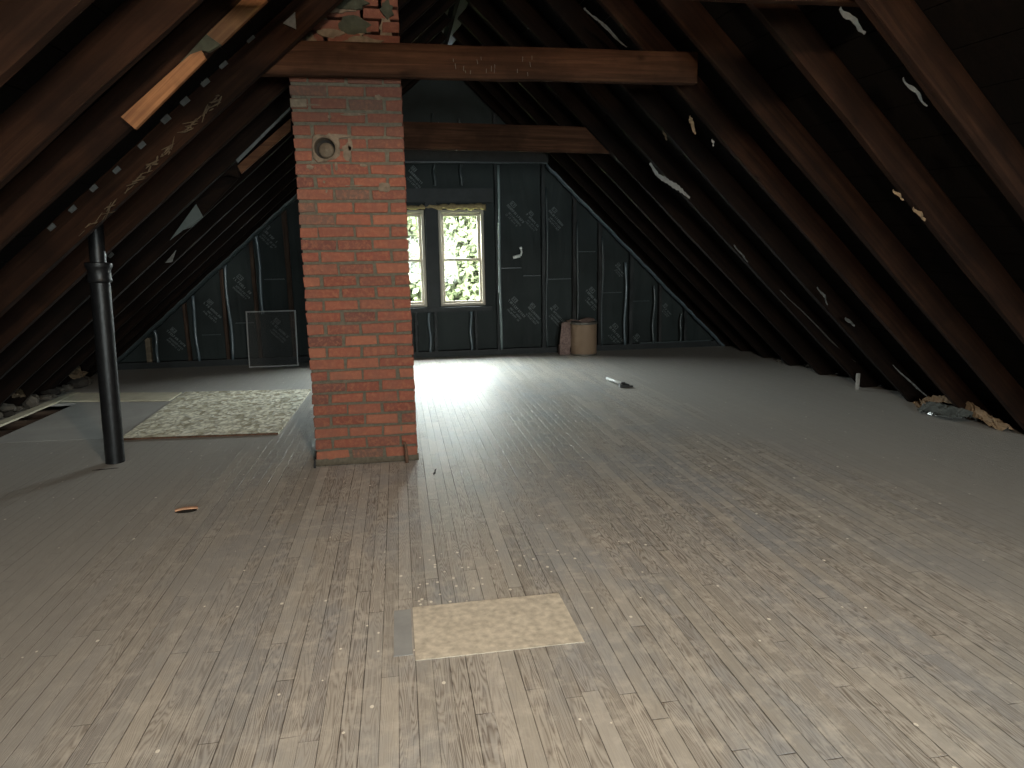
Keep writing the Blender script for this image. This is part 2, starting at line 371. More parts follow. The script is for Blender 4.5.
def timber(name, a, b, h, w, mat, up, label=None, cat=None, group=None, parent=None, seed=0, wob=.003, nseg=14):
    """a timber from a to b: local X along it, local Z = up (depth h), Y = width w"""
    a = Vector(a); b = Vector(b); L = (b-a).length; x = (b-a).normalized(); up = Vector(up)
    z = (up-x*up.dot(x)).normalized(); y = z.cross(x)
    R = Matrix((x, y, z)).transposed().to_4x4(); R.translation = a
    rnd = random.Random(seed); vs = []; fs = []
    c = .005
    prof = [(-w/2+c, 0), (w/2-c, 0), (w/2, c), (w/2, h-c), (w/2-c, h), (-w/2+c, h), (-w/2, h-c), (-w/2, c)]
    for i in range(nseg+1):
        t = i/nseg; bow = math.sin(t*math.pi)*rnd.uniform(-1, 1)*0
        for (py, pz) in prof: vs.append((L*t, py+rnd.uniform(-wob, wob), pz+rnd.uniform(-wob, wob)+bow))
    k = len(prof)
    for i in range(nseg):
        for j in range(k): fs.append((i*k+j, (i+1)*k+j, (i+1)*k+(j+1) % k, i*k+(j+1) % k))
    fs += [tuple(range(k)), tuple(range(nseg*k, (nseg+1)*k))[::-1]]
    me = bpy.data.meshes.new(name); me.from_pydata(vs, [], fs)
    bm = bmesh.new(); bm.from_mesh(me); bmesh.ops.recalc_face_normals(bm, faces=bm.faces); bm.to_mesh(me); bm.free()
    me.materials.append(mat); o = bpy.data.objects.new(name, me); COL.objects.link(o)
    o.matrix_world = R
    if parent is not None: o.parent = parent
    if label: tag(o, label, cat, group)
    return o
YR = [-2.9, -2.3, -1.7, -1.1, -.55, .05, .65, 1.25, 1.85, 2.43, 2.98, 3.58, 4.13, 4.76, 5.40, 6.07, 6.68, 7.27, 7.85, 8.38]
YL = [-2.9, -2.3, -1.7, -1.1, -.55, .05, .6, 1.1, 1.62, 2.18, 2.68, 3.13, 3.84, 4.40, 4.94, 5.6, 6.2, 6.8, 7.4, 7.95, 8.38]
def rafter(Y, side, label, mat, seed):
    rx, rz = ridge(Y)
    if side > 0: e = Vector((xr(Y)+.08, Y, zR(xr(Y)+.08, Y))); t = Vector((rx+.025, Y, zR(rx+.025, Y))); n = NR
    else: e = Vector((xl(Y)-.08, Y, zL(xl(Y)-.08, Y))); t = Vector((rx-.025, Y, zL(rx-.025, Y))); n = NL
    return timber('rafter', e, t, RD, .048, mat, n, label, 'rafter', 'rafters of the %s roof slope' % ('right' if side > 0 else 'left'), seed=seed)
ordn = ['first', 'second', 'third', 'fourth', 'fifth', 'sixth', 'seventh', 'eighth', 'ninth', 'tenth', 'eleventh', 'twelfth', 'thirteenth', 'fourteenth', 'fifteenth', 'sixteenth', 'seventeenth', 'eighteenth', 'nineteenth', 'twentieth', 'twenty-first']
for side, ys in ((1, YR), (-1, YL)):
    for i, Y in enumerate(ys):
        k = len(ys)-1-i
        lab = 'old brown rafter of the %s roof slope, %s counting from the far gable wall' % ('right' if side > 0 else 'left', ordn[k])
        rafter(Y, side, lab, (M_raft if Y < 4.5 else M_raft2), 100*side+i)  # farther rafters take the darker wood
# ridge board
ra, rb = ridge(BACK), ridge(FAR)
tag(timber('ridge_board', (ra[0], BACK+.02, ra[1]+.02), (rb[0], FAR-.02, rb[1]+.02), .13, .04, M_raft2, (0, 0, 1)), 'dark ridge board where both roof slopes meet', 'ridge board')
# collar beams
timber('collar_beam', (-.86, 3.925, 2.165), (1.76, 3.925, 2.18), .17, .05, M_beam, (0, 0, 1), 'long brown collar beam crossing right in front of the brick chimney', 'beam', 'collar beams', seed=5)
timber('collar_beam', (-.35, 6.12, 2.15), (2.05, 6.12, 2.12), .22, .05, M_beam, (0, 0, 1), 'brown collar beam farther back, seen right of the chimney above the windows', 'beam', 'collar beams', seed=6)
timber('collar_beam', (-.95, 2.56, 2.115), (1.85, 2.56, 2.145), .14, .05, M_beam, (0, 0, 1), 'brown collar beam nearest the camera, cut by the top edge of the photo', 'beam', 'collar beams', seed=7)
timber('collar_beam', (-.72, 8.30, 2.35), (1.86, 8.30, 2.33), .14, .05, M_plate, (0, 0, 1), 'black collar beam against the far gable wall over the windows', 'beam', 'collar beams', seed=8)
tr = MB(); tr.box((-.70, 8.27, 2.325), (1.84, 8.32, 2.340)); tag(tr.build('film_strip', M_flange_dk, origin=(.5, 8.3, 2.32)), 'thin grey film strip along the underside of the far black beam', 'film strip')
# nails in the front beam
nb = bpy.data.objects['collar_beam']
nrnd = random.Random(4)
for k in range(16):
    x = nrnd.uniform(.33, .82); z = nrnd.uniform(.03, .14)
    q = MB(); L_ = nrnd.uniform(.012, .03)
    q.tube([(0, 0, 0), (nrnd.uniform(-.004, .004), -.006, -L_)], .0016, 5)
    o = q.build('nail', M_grey, None); o.parent = nb; o.location = (x+.86, -.0, z); o.rotation_euler = (0, 0, 0)
    o.location = (x+.86, .027, z) if (nb.matrix_world.to_3x3() @ Vector((0, 1, 0))).y < 0 else (x+.86, -.027, z)
    o['label'] = 'bent grey nail'

# ------------------------------------------------------------------ gable walls
def gable(Y, y0, y1, wins, wz0, wz1, mat, name):
    m_ = MB(); rx, rz = ridge(Y); top = .17
    xa, xb = xl(Y)-.35, xr(Y)+.35
    def zt(x): return (zL(x, Y) if x < rx else zR(x, Y))+.21
    xs = sorted([xa, rx, xb]+[x for w in wins for x in w])
    for a, b_ in zip(xs[:-1], xs[1:]):
        mid = (a+b_)/2; w = [w for w in wins if w[0] < mid < w[1]]
        segs = [(None, wz0), (wz1, None)] if w else [(None, None)]; bz = -.3
        for lo, hi in segs:
            p = [(a, y0, bz if lo is None else lo), (b_, y0, bz if lo is None else lo),
                 (b_, y0, max(zt(b_), -.01) if hi is None else hi), (a, y0, max(zt(a), -.01) if hi is None else hi)]
            m_.prism(p, (0, y1-y0, 0))
    return tag(m_.build(name, mat), kind='structure')
wf = gable(FAR, FAR, FAR+.14, WIN, WZ0, WZ1, M_wrap, 'wall_far')
gable(BACK, BACK-.14, BACK, BWIN, BZ0, BZ1, M_wrap, 'wall_near')
# base plate, sill and header boards on the far wall
t1 = MB(); t1.box((xl(FAR)+.05, 8.40, 0), (xr(FAR)-.03, 8.50, .075)); tag(t1.build('baseboard_far', M_plate), kind='structure')
t2 = MB(); t2.box((-.27, 8.425, .565), (1.15, 8.5, .62)); tag(t2.build('trim_1', M_plate), kind='structure')
t3 = MB(); t3.box((-.30, 8.435, 1.885), (1.20, 8.5, 2.05)); tag(t3.build('trim_2', M_plate), kind='structure')
t4 = MB(); t4.box((.365, 8.43, .62), (.505, 8.5, 1.885)); tag(t4.build('trim_3', M_plate), kind='structure')
# windows
def window(i, x0, x1, z0, z1, Y, s):
    """s=+1: room is on -Y side"""
    root = empty('window_%d' % i, ((x0+x1)/2, Y, z0), None, None); root['kind'] = 'structure'
    def part(name, boxes, mat):
        q = MB()
        for (a, b_, c_, d, e, f_) in boxes:
            ya, yb = sorted((Y+s*c_, Y+s*d)); q.box((a, ya, e), (b_, yb, f_))
        o = q.build(name, mat, bevel=.003 if mat != M_glass else 0); o.parent = root; o.location = -root.location; return o
    t = .035
    part('window_frame', [(x0, x0+t, -.025, .12, z0, z1), (x1-t, x1, -.025, .12, z0, z1), (x0+t, x1-t, -.025, .12, z1-t, z1), (x0+t, x1-t, -.025, .12, z0, z0+t)], M_vinyl)
    zm = (z0+z1)/2-.02; a, b_ = x0+t, x1-t
    def sash(lo, hi, ya, yb, r):
        part('sash', [(a, a+r, ya, yb, lo, hi), (b_-r, b_, ya, yb, lo, hi), (a+r, b_-r, ya, yb, hi-r, hi), (a+r, b_-r, ya, yb, lo, lo+r)], M_vinyl)
        part('glass_pane', [(a+r, b_-r, (ya+yb)/2-.002, (ya+yb)/2+.002, lo+r, hi-r)], M_glass)
    sash(zm-.015, z1-t, .055, .085, .038); sash(z0+t, zm+.02, .015, .045, .028)
for i, (a, b_) in enumerate(WIN): window(i+1, a, b_, WZ0, WZ1, FAR, 1)
for i, (a, b_) in enumerate(BWIN): window(i+3, a, b_, BZ0, BZ1, BACK, -1)
# foam above the windows
fr = random.Random(9); fo = MB()
path = []; rs = []
for k in range(40):
    x = -.16+k*.0325; path.append((x, 8.455+fr.uniform(-.01, .01), 1.835-.0000*k+fr.uniform(-.008, .008))); rs.append(.018+.022*abs(math.sin(k*.9))*fr.random()+.01*(k > 16))
fo.tube(path, rs, 9)
tag(fo.build('foam_bead', M_foam, origin=(.45, 8.45, 1.83), smooth=True), 'ragged yellow foam bead along the top of both far windows', 'foam')
# studs and film flanges on the far wall : (x, bottom z, top z or None, wood, width)
def top_of(x): return (zL(x, 8.45) if x < ridge(8.45)[0] else zR(x, 8.45))
studs = [(-2.95, .075, .36, 'tan', .055), (-2.49, .075, None, 'brown', .035), (-2.06, .075, None, 'brown', .04), (-1.69, .075, None, 'brown', .04),
         (-1.30, .075, None, 'brown', .055), (.18, .075, .565, 'dark', .04), (.42, .075, .565, 'dark', .04), (.93, .075, .565, 'dark', .04),
         (1.22, .075, None, 'dark', .045), (1.80, .075, None, 'dark', .05), (2.20, .075, None, 'grey', .045), (2.54, .075, None, 'grey', .045),
         (2.96, .075, None, 'dark', .05), (3.37, .075, None, 'grey', .04), (3.73, .075, None, 'dark', .04), (-.62, .075, None, 'dark', .045), (-.95, .075, None, 'dark', .045), (-.33, .075, None, 'dark', .045)]
sm_ = {'tan': M_tan, 'brown': M_stud, 'dark': M_plate, 'grey': M_dstud}
sl_ = {'tan': 'short tan wood block', 'brown': 'brown wall stud', 'dark': 'black wrapped wall stud', 'grey': 'dark grey wall stud'}
xs_sorted = sorted(s[0] for s in studs)
for i, (x, z0, z1, kd, w) in enumerate(studs):
    z1 = z1 if z1 else top_of(x)-.03
    k = xs_sorted.index(x)
    timber('wall_stud', (x, 8.44, z0), (x+random.Random(i).uniform(-.01, .01), 8.44, z1), w, .06, sm_[kd], (1, 0, 0),
           '%s on the far gable wall, %s counting from its left corner' % (sl_[kd], ordn[k]), 'stud', 'studs of the far wall', seed=i)
flanges = [(-2.82, .07, .45, 1, .035), (-2.37, .07, .84, 1, .035), (-1.98, .07, 1.22, 1, .035), (-1.60, .60, 1.58, 1, .035), (1.262, .07, 2.32, 2, .036),
           (1.86, .07, 2.05, 0, .024), (2.26, .25, 1.66, 0, .024), (2.585, .07, 1.46, 0, .024), (2.90, .07, 1.13, 1, .034), (3.29, .07, .83, 0, .034), (3.67, .07, .46, 0, .03),
           (.365, .07, .56, 1, .03), (.88, .07, .56, 1, .03), (.49, 2.08, 2.33, 0, .03), (.81, 2.08, 2.33, 0, .03), (.49, 2.50, 2.9, 0, .02), (.81, 2.50, 2.85, 0, .02)]
M_fl2 = plain('lit_teal_flange', (.15, .19, .19), .35, 0, .2, 12, .2, .5)
for i, (x, z0, z1, lit, w) in enumerate(sorted(flanges, key=lambda q: (q[0], q[1]))):  # plastic tone per flange paints in how much light it catches
    r = random.Random(i+50); q = MB(); n = 14; ph = r.uniform(0, 6); am = .008 if lit < 2 else .004
    def fn(u, v): 
        z = z0+(z1-z0)*v; return Vector((x+(u-.5)*w+am*math.sin(ph+v*7), 8.400-.012*math.sin(u*math.pi)+.008*math.sin(ph*2+v*9), z))
    q.grid(fn, 4, n)
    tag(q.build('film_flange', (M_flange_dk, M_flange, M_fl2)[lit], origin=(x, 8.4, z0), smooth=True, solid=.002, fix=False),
        'thin bluish film flange upright on the far wall%s, %s from left' % (' under the windows' if z1 < .6 and -.1 < x < 1 else ' above the windows' if z0 > 2 else '', ordn[i]), 'film flange', 'film flanges on the far wall')
# cross seams
for i, (x0, x1, z) in enumerate([(1.28, 1.55, 1.08), (1.58, 1.84, .98), (1.88, 2.2, .93), (2.28, 2.52, 1.27), (2.62, 2.88, .74), (3.0, 3.26, .62), (-2.33, -2.12, .36), (-1.94, -1.73, .49), (-1.57, -1.34, 1.0), (-2.0, -1.75, .48)][:9]):
    q = MB(); q.box((x0, 8.485, z), (x1, 8.499, z+.012)); o = q.build('film_seam', M_flange_dk, bevel=.002); o.parent = wf
# print on the wrap: small logo box, one bold line, two fine lines, running down to the right
def glyphs(q, x, z, h, n, rnd, bold):
    """letter-like strokes, local frame u right, v up"""
    u = x
    for k in range(n):
        w = h*.62
        if rnd.random() < .12: u += w*.9; continue
        t = h*(.22 if bold else .17)
        bars = [(0, 0, t, h)]
        p = rnd.choice('EFLHNOUTI')
        if p in 'EF': bars += [(0, h-t, w, h), (0, h*.42, w*.8, h*.42+t)]
        if p in 'ELU': bars += [(0, 0, w, t)]
        if p in 'HNOU': bars += [(w-t, 0, w, h)]
        if p == 'H': bars += [(0, h*.42, w, h*.42+t)]
        if p in 'NO': bars += [(0, h-t, w, h)]
        if p == 'O': bars += [(0, 0, w, t)]
        if p == 'T': bars += [(-w*.4, h-t, w*.6, h)]
        for a, b_, c_, d in bars: q.append((u+a, z+b_, u+c_, z+d))
        u += w+h*.22
    return u
marks = [(1.40, 1.86, 1), (1.64, 1.75, .8), (1.93, 1.79, .9), (1.40, .68, 1), (1.64, .60, .9), (1.94, .57, .9), (2.42, .78, 1), (2.74, .30, 1), (3.06, .16, .8),
         (-2.70, .43, .9), (-2.26, .75, .9), (-1.90, 1.03, .95), (-1.55, 1.62, .95), (-1.52, .50, .95), (2.80, 1.10, .6), (.20, 2.28, .9), (.52, 2.78, .9), (3.46, .56, .6)]
for i, (mx_, mz, sc) in enumerate(marks):
    rnd = random.Random(i); bars = []
    h = .026*sc
    for a in ((0, .02, .075, .026), (0, .068, .075, .074), (0, .02, .006, .074), (.069, .02, .075, .074)): bars.append(tuple(x*sc for x in a))
    glyphs(bars, .012*sc, .034*sc, .026*sc, 3, rnd, True)
    glyphs(bars, -.01*sc, -.025*sc, .030*sc, 12, rnd, True)
    glyphs(bars, .07*sc, -.075*sc, .024*sc, 11, rnd, False)
    glyphs(bars, .06*sc, -.112*sc, .022*sc, 12, rnd, False)
    q = MB(); ca, sa = math.cos(rad(-47)), math.sin(rad(-47))
    for a, b_, c_, d in bars:
        P4 = [(a, b_), (c_, b_), (c_, d), (a, d)]
        q.add([(mx_+u_*ca-v_*sa, 8.4985, mz+u_*sa+v_*ca) for u_, v_ in P4], [(0, 1, 2, 3)])
    o = q.build('printed_marking', M_print, fix=False); o.parent = wf
    o['label'] = 'slanted grey print on the black wrap'
# gable edge film under the last rafters
def edge_strip(side, xa, xb, mat, w, label):
    q = MB(); r = random.Random(77+side)
    offs = [r.uniform(-.008, .008) for _ in range(60)]
    def fn(u, v):
        x = xa+(xb-xa)*v; Y = 8.33
        z = (zR(x, Y) if side > 0 else zL(x, Y))-.006-w*u+offs[int(v*40)]
        return Vector((x, Y-.005+.06*u, z))
    q.grid(fn, 3, 40)
    tag(q.build('film_edge', mat, origin=fn(.5, .5), smooth=True, solid=.003, fix=False), label, 'film strip')
edge_strip(1, 1.85, 4.27, M_flange, .035, 'pale wrinkled film edge running down the right gable edge of the far wall')
edge_strip(-1, -3.30, -.65, M_flange_dk, .05, 'dull grey film edge running up the left gable edge of the far wall')
q = MB(); q.box((3.1, 8.385, .076), (4.1, 8.40, .09)); tag(q.build('film_edge', M_flange_dk, origin=(3.6, 8.39, .076)), 'thin film edge lying along the base plate in the right corner', 'film strip')
# white bracket on the wall
q = MB(); q.tube([(1.44, 8.46, 1.215), (1.53, 8.45, 1.235)], .02, 8); q.tube([(1.535, 8.45, 1.235), (1.55, 8.45, 1.28), (1.54, 8.45, 1.33)], .011, 8); q.tube([(1.54, 8.45, 1.32), (1.535, 8.45, 1.345)], .018, 8)
tag(q.build('pipe_stub', M_white, origin=(1.5, 8.45, 1.22), smooth=True), 'small bent white pipe stub sticking out of the black wall right of the windows', 'pipe')

# ------------------------------------------------------------------ chimney
CX0, CX1, CY0, CY1 = -.53, .071, 4.02, 4.62
CH = empty('brick_chimney', ((CX0+CX1)/2, (CY0+CY1)/2, 0), 'square red brick chimney rising through the attic floor behind the long beam', 'chimney')
def cpart(mb, name, mat, **k):
    o = mb.build(name, mat, **k); o.parent = CH; o.location = Vector(o.location)-CH.location; return o
HC = Vector((-.365, 0, 1.82)); HR_ = .057
core = MB(); core.box((CX0+.007, CY0+.007, 0), (CX1-.007, CY1-.007, 2.33)); core.box((CX0+.06, CY0+.03, 2.325), (CX1-.008, CY1-.01, 2.48)); core.box((CX0+.13, CY0+.045, 2.47), (CX1-.008, CY1-.01, 3.35))
bk = MB(); rb_ = random.Random(21)
co = .0688; pitch_ = (CX1-CX0)/3
row = 0; z = .03
def brick(a, b_):
    j = lambda: rb_.uniform(-.004, .004)
    x0, y0, z0 = a; x1, y1, z1 = b_; vs = []
    for (X_, Y_, Z_) in [(x0,y0,z0),(x1,y0,z0),(x1,y1,z0),(x0,y1,z0),(x0,y0,z1),(x1,y0,z1),(x1,y1,z1),(x0,y1,z1)]: vs.append((X_+j(), Y_+j(), Z_+j()))
    bk.add(vs, [(0,3,2,1),(4,5,6,7),(0,1,5,4),(1,2,6,5),(2,3,7,6),(3,0,4,7)])
while z < 3.3:
    x0, y0 = CX0, CY0
    if z > 2.31: x0, y0 = CX0+.055, CY0+.025
    if z > 2.44: x0, y0 = CX0+.125, CY0+.04
    g = .015; h0, h1 = z, z+co-g
    if row % 2: edges = [x0]+[e for e in [CX0+pitch_/2+k*pitch_ for k in range(3)] if e > x0+.03]+[CX1]
    else: edges = [x0]+[e for e in [CX0+pitch_*k for k in (1, 2)] if e > x0+.03]+[CX1]
    for a, b_ in zip(edges[:-1], edges[1:]):
        w0 = rb_.uniform(-.006, .006)
        gy = (g/2 if a > x0 else 0); gz = (g/2 if b_ < CX1 else 0)
        out = rb_.uniform(-.003, .003)
        brick((a+gy+(w0 if a > x0 else 0), y0+out, h0), (b_-gz, y0+.09, h1))
        brick((a+gy, CY1-.09, h0), (b_-gz, CY1+out, h1))
    ys = [y0+.102, y0+.102+(CY1-y0-.204)*(.33 if row % 2 else .66), CY1-.102]
    for a, b_ in zip(ys[:-1], ys[1:]):
        brick((x0, a+g/2, h0), (x0+.09, b_-g/2, h1)); brick((CX1-.09, a+g/2, h0), (CX1, b_-g/2, h1))
    z += co; row += 1
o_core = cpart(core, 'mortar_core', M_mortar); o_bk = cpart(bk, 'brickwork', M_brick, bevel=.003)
cu = MB(); cu.tube([(HC.x, CY0-.1, HC.z), (HC.x, CY0+.10, HC.z)], HR_+.006, 32); cut = cu.build('cutter', M_dark)
bpy.context.view_layer.update()
for o in (o_core, o_bk):
    md = o.modifiers.new('hole', 'BOOLEAN'); md.object = cut; md.operation = 'DIFFERENCE'; md.solver = 'EXACT'
bpy.context.view_layer.update(); dg = bpy.context.evaluated_depsgraph_get()
for o in (o_core, o_bk):
    me = bpy.data.meshes.new_from_object(o.evaluated_get(dg)); o.modifiers.clear(); o.data = me
bpy.data.objects.remove(cut)
# thimble and mortar collar
th = MB(); n = 40; rr = random.Random(5)
ring = lambda r, y, f=None: [(HC.x+(r if f is None else f(k))*math.cos(2*math.pi*k/n), y, HC.z+(r if f is None else f(k))*math.sin(2*math.pi*k/n)) for k in range(n)]
irr = [HR_+.020+.007*rr.random()+.010*math.sin(k*.55)+(.016 if 3 < k < 9 else 0) for k in range(n)]
R_ = [ring(HR_, CY0+.085), ring(HR_, CY0-.006), ring(HR_+.008, CY0-.012), ring(0, CY0-.004, lambda k: irr[k]-.006), ring(0, CY0+.008, lambda k: irr[k])]
th.add([p for r_ in R_ for p in r_], [(i*n+k, i*n+(k+1) % n, (i+1)*n+(k+1) % n, (i+1)*n+k) for i in range(4) for k in range(n)])
cpart(th, 'mortar_collar', M_mortar_lt)
pl = MB(); prof = [(.0001, -.030), (.008, -.029), (.012, -.022), (.032, -.016), (.041, -.004), (.045, .03)]
pl.lathe(prof, 32); pl.v = [Vector((HC.x+v.x+.004, CY0+.055+v.z, HC.z-.004+v.y)) for v in pl.v]
o = cpart(pl, 'flue_plug', plain('sooty_plug', (.13, .10, .07), .6, .2), smooth=True); o['label'] = 'dull domed flue plug'
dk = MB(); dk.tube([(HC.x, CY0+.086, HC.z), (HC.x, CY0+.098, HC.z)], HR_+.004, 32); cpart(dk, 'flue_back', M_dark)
# mortar smears: ragged flat blobs
def blob(q, x, y, z, w, h, t, rnd, n=14):
    pts = []
    for k in range(n):
        a = 2*math.pi*k/n; r = rnd.uniform(.7, 1.15); pts.append((x+w/2*r*math.cos(a), y, z+h/2*r*math.sin(a)))
    q.prism(pts, (0, t, 0))
sm1 = MB(); rs_ = random.Random(8)
for (x, z_, w, h) in [(-.245, 1.80, .05, .11), (-.225, 1.84, .03, .08), (-.30, 1.885, .16, .02), (-.20, 2.00, .14, .015), (-.06, 2.09, .05, .03), (-.12, 2.02, .05, .008),
                      (-.31, 1.725, .02, .05), (-.45, 1.72, .04, .03), (-.33, 1.985, .02, .02), (-.42, 2.045, .1, .008), (-.16, 1.73, .04, .018),
                      (-.05, 1.61, .08, .05), (-.02, .20, .014, .04), (-.22, 1.62, .1, .008), (-.38, 1.64, .015, .015), (-.37, 1.59, .012, .02)]:
    sm1 = MB(); blob(sm1, x, CY0-.006, z_, w, h, .014, rs_); cpart(sm1, 'mortar_smear', M_mortar_lt)
tg = MB(); tg.box((CX0-.001, CY0-.012, 2.03), (CX0+.085, CY0+.01, 2.075)); o = cpart(tg, 'mortar_tab', M_mortar_lt, bevel=.003); o['label'] = 'small whitish block at the top left edge'
# base parging and top parging
pg = MB()
def pfn(u, v):
    x = CX0-.006+(CX1-CX0+.012)*u; r = random.Random(int(u*30)*13+int(v*5)).uniform(-.006, .006)
    return Vector((x, CY0-.035*(1-v)**1.5+.003+r*.6, .001+.036*v**1.3+r*.5*(v > 0)+.002))
pg.grid(pfn, 30, 5); cpart(pg, 'base_parging', M_mortar, smooth=False, fix=False)
tp = MB()
for (x, z_, w, h, y) in [(-.42, 2.385, .09, .07, CY0+.012), (-.30, 2.42, .16, .05, CY0+.015), (-.12, 2.38, .22, .06, CY0+.015), (-.33, 2.47, .12, .06, CY0+.03), (-.15, 2.46, .20, .09, CY0+.03), (.0, 2.46, .08, .12, CY0+.03), (-.25, 2.55, .2, .05, CY0+.03)]:
    blob(tp, x, y, z_, w, h, .03, rs_, 18)
o = cpart(tp, 'top_parging', M_mortar_lt); o['label'] = 'crumbling mortar above the beam'
tp2 = MB()
for (x, z_, w, h) in [(-.17, 2.47, .17, .11), (-.2, 2.58, .22, .08), (.01, 2.55, .07, .1)]: blob(tp2, x, CY0+.022, z_, w, h, .02, rs_, 16)
o = cpart(tp2, 'patch_parging', plain('green_grey_mortar', (.035, .036, .024), .95, 0, .4, 22, .6)); o['label'] = 'dark greenish mortar patch'
# iron spike and stub at the foot
q = MB(); q.tube([(.005, 3.955, 0), (.003, 3.962, .07), (-.002, 3.97, .125)], [.011, .010, .007], 7); q.tube([(.001, 3.955, .11), (-.012, 3.955, .128)], .005, 6)
tag(q.build('iron_spike', M_rust, origin=(0, 3.955, 0)), 'rusty iron spike standing at the right foot of the chimney', 'spike')
q = MB(); q.tube([(-.535, 3.97, 0), (-.533, 3.975, .05)], [.008, .006], 6)
tag(q.build('iron_spike', M_black, origin=(-.53, 3.97, 0)), 'short dark spike standing at the left foot of the chimney', 'spike')

# ------------------------------------------------------------------ vent pipe
VP = empty('vent_pipe', (-1.78, 4.37, 0), 'black cast iron vent pipe standing on the floor left of the chimney', 'pipe')
def vpart(mb, name, mat):
    o = mb.build(name, mat, smooth=True); o.parent = VP; o.location = Vector(o.location)-VP.location
    o.data.shade_smooth(); md = o.modifiers.new('e', 'EDGE_SPLIT'); md.split_angle = rad(35); return o
def pp(z): return Vector((-1.78+.05*z/1.3, 4.37, z))
q = MB(); q.tube([pp(-.2), pp(.4), pp(.8), pp(1.16)], .054, 28); vpart(q, 'lower_pipe', M_pipe)
q = MB(); q.tube([pp(1.10), pp(1.105), pp(1.115), pp(1.13), pp(1.175), pp(1.19), pp(1.195), pp(1.215), pp(1.22)], [.054, .062, .066, .062, .062, .070, .072, .072, .058], 28); vpart(q, 'hub', M_pipe)
q = MB(); q.tube([pp(1.18), pp(1.38), pp(1.60)], .043, 24); vpart(q, 'upper_pipe', M_pipe)

# ------------------------------------------------------------------ floor things
q = MB(); q.prism([(-1.96, 4.93, .001), (-.885, 4.84, .001), (-.86, 6.50, .001), (-2.03, 6.66, .001)], (0, 0, .014))
osb = tag(q.build('osb_sheet', M_osb, origin=(-1.4, 5.7, .001)), 'pale flaky strand board sheet lying on the floor left of the chimney', 'board')
q = MB(); q.prism([(-1.96, 4.926, .001), (-.885, 4.836, .001), (-.885, 4.84, .001), (-1.96, 4.93, .001)], (0, 0, .0145)); o = q.build('edge_shade', M_rust, osb); o.location = -osb.location; o['label'] = 'dark brown strip painted as shade on the sheet edge'  # dark strip laid over the near edge, painting in its shade
q = MB(); q.prism([(-2.86, 5.05, .0005), (-1.98, 5.0, .0005), (-2.03, 6.28, .0005), (-2.86, 6.45, .0005)], (0, 0, .002))
tag(q.build('hardboard_sheet', M_hard, origin=(-2.4, 5.7, 0)), 'smooth grey hardboard sheet between the joist bay and the strand board', 'board')
q = MB(); q.prism([(-3.03, 6.5, .0005), (-2.06, 6.29, .0005), (-2.06, 6.66, .0005), (-3.1, 6.9, .0005)], (0, 0, .012))
tag(q.build('plank', M_tanply, origin=(-2.5, 6.6, 0)), 'pale tan plank on the floor behind the vent pipe', 'board')
q = MB(); q.box((-3.13, 4.6, .0005), (-3.045, 6.9, .015)); tag(q.build('plank', M_tanply, origin=(-3.1, 5.7, 0)), 'narrow tan plank edging the open joist bay below the rubble', 'board')
q = MB(); q.prism([(.0, 1.885, .0003), (.532, 1.885, .0003), (.525, 2.21, .0003), (-.002, 2.21, .0003)], (0, 0, .0012))
tag(q.build('floor_hatch', M_patch, origin=(.26, 2.05, 0)), 'tan plywood patch let into the strip floor in the foreground', 'hatch')
q = MB(); q.box((-.066, 1.92, .0003), (-.008, 2.20, .0012)); tag(q.build('floor_strip', plain('blue_grey_strip', (.30, .315, .32), .6, 0, .15, 12, .1), origin=(-.03, 2.05, 0)), 'short blue-grey floor strip along the left edge of the tan patch', 'board')
# splintered hole in the floor
hl = empty('splintered_hole', (-1.085, 3.38, 0), 'small oval splintered knot hole in the floor left of the chimney', 'hole')
q = MB(); q.add([(.052*math.cos(a), .03*math.sin(a), .0012) for a in [2*math.pi*k/24 for k in range(24)]], [tuple(range(24))]); q.build('void', M_dark, hl, fix=False)
q = MB(); q.prism([(-.05, -.002, .001), (-.02, .016, .001), (.03, .022, .001), (.052, .012, .001), (.045, .036, .001), (-.015, .038, .001), (-.052, .014, .001)], (0, 0, .008)); o = q.build('wood_splinter', plain('fresh_split_wood', (.50, .27, .16), .8), hl); o['label'] = 'fresh orange splinter'
for (x, y, rot, L_, nm) in [(-1.78, 4.22, .15, .14, 'dark split gouge in the floor in front of the vent pipe'), (.16, 3.74, 1.4, .12, 'dark split gouge in the floor right of the chimney foot')]:
    q = MB(); r = random.Random(1); pts = [(-L_/2, 0), (-L_/4, -.008), (.02, -.004), (L_/2, -.003), (L_/3, .006), (0, .003), (-L_/4, .007)]
    ca, sa = math.cos(rot), math.sin(rot)
    q.prism([(x+a*ca-b_*sa, y+a*sa+b_*ca, .0005) for a, b_ in pts], (0, 0, .0015)); tag(q.build('floor_gouge', M_dark, origin=(x, y, 0)), nm, 'gouge')
# white tube with a clamp
st = empty('closet_tube', (2.02, 6.08, 0), 'short white tube with a black clamp lying on the floor before the drum', 'tube')
q = MB(); q.tube([(-.03, .20, .028), (.015, -.12, .026)], .014, 10); q.build('tube', M_white, st, smooth=True)
q = MB(); q.box((-.02, -.18, 0), (.07, -.10, .03)); q.box((.06, -.17, .0), (.11, -.14, .014)); q.box((.0, -.15, .03), (.04, -.12, .045)); q.build('clamp', M_black, st, bevel=.004)
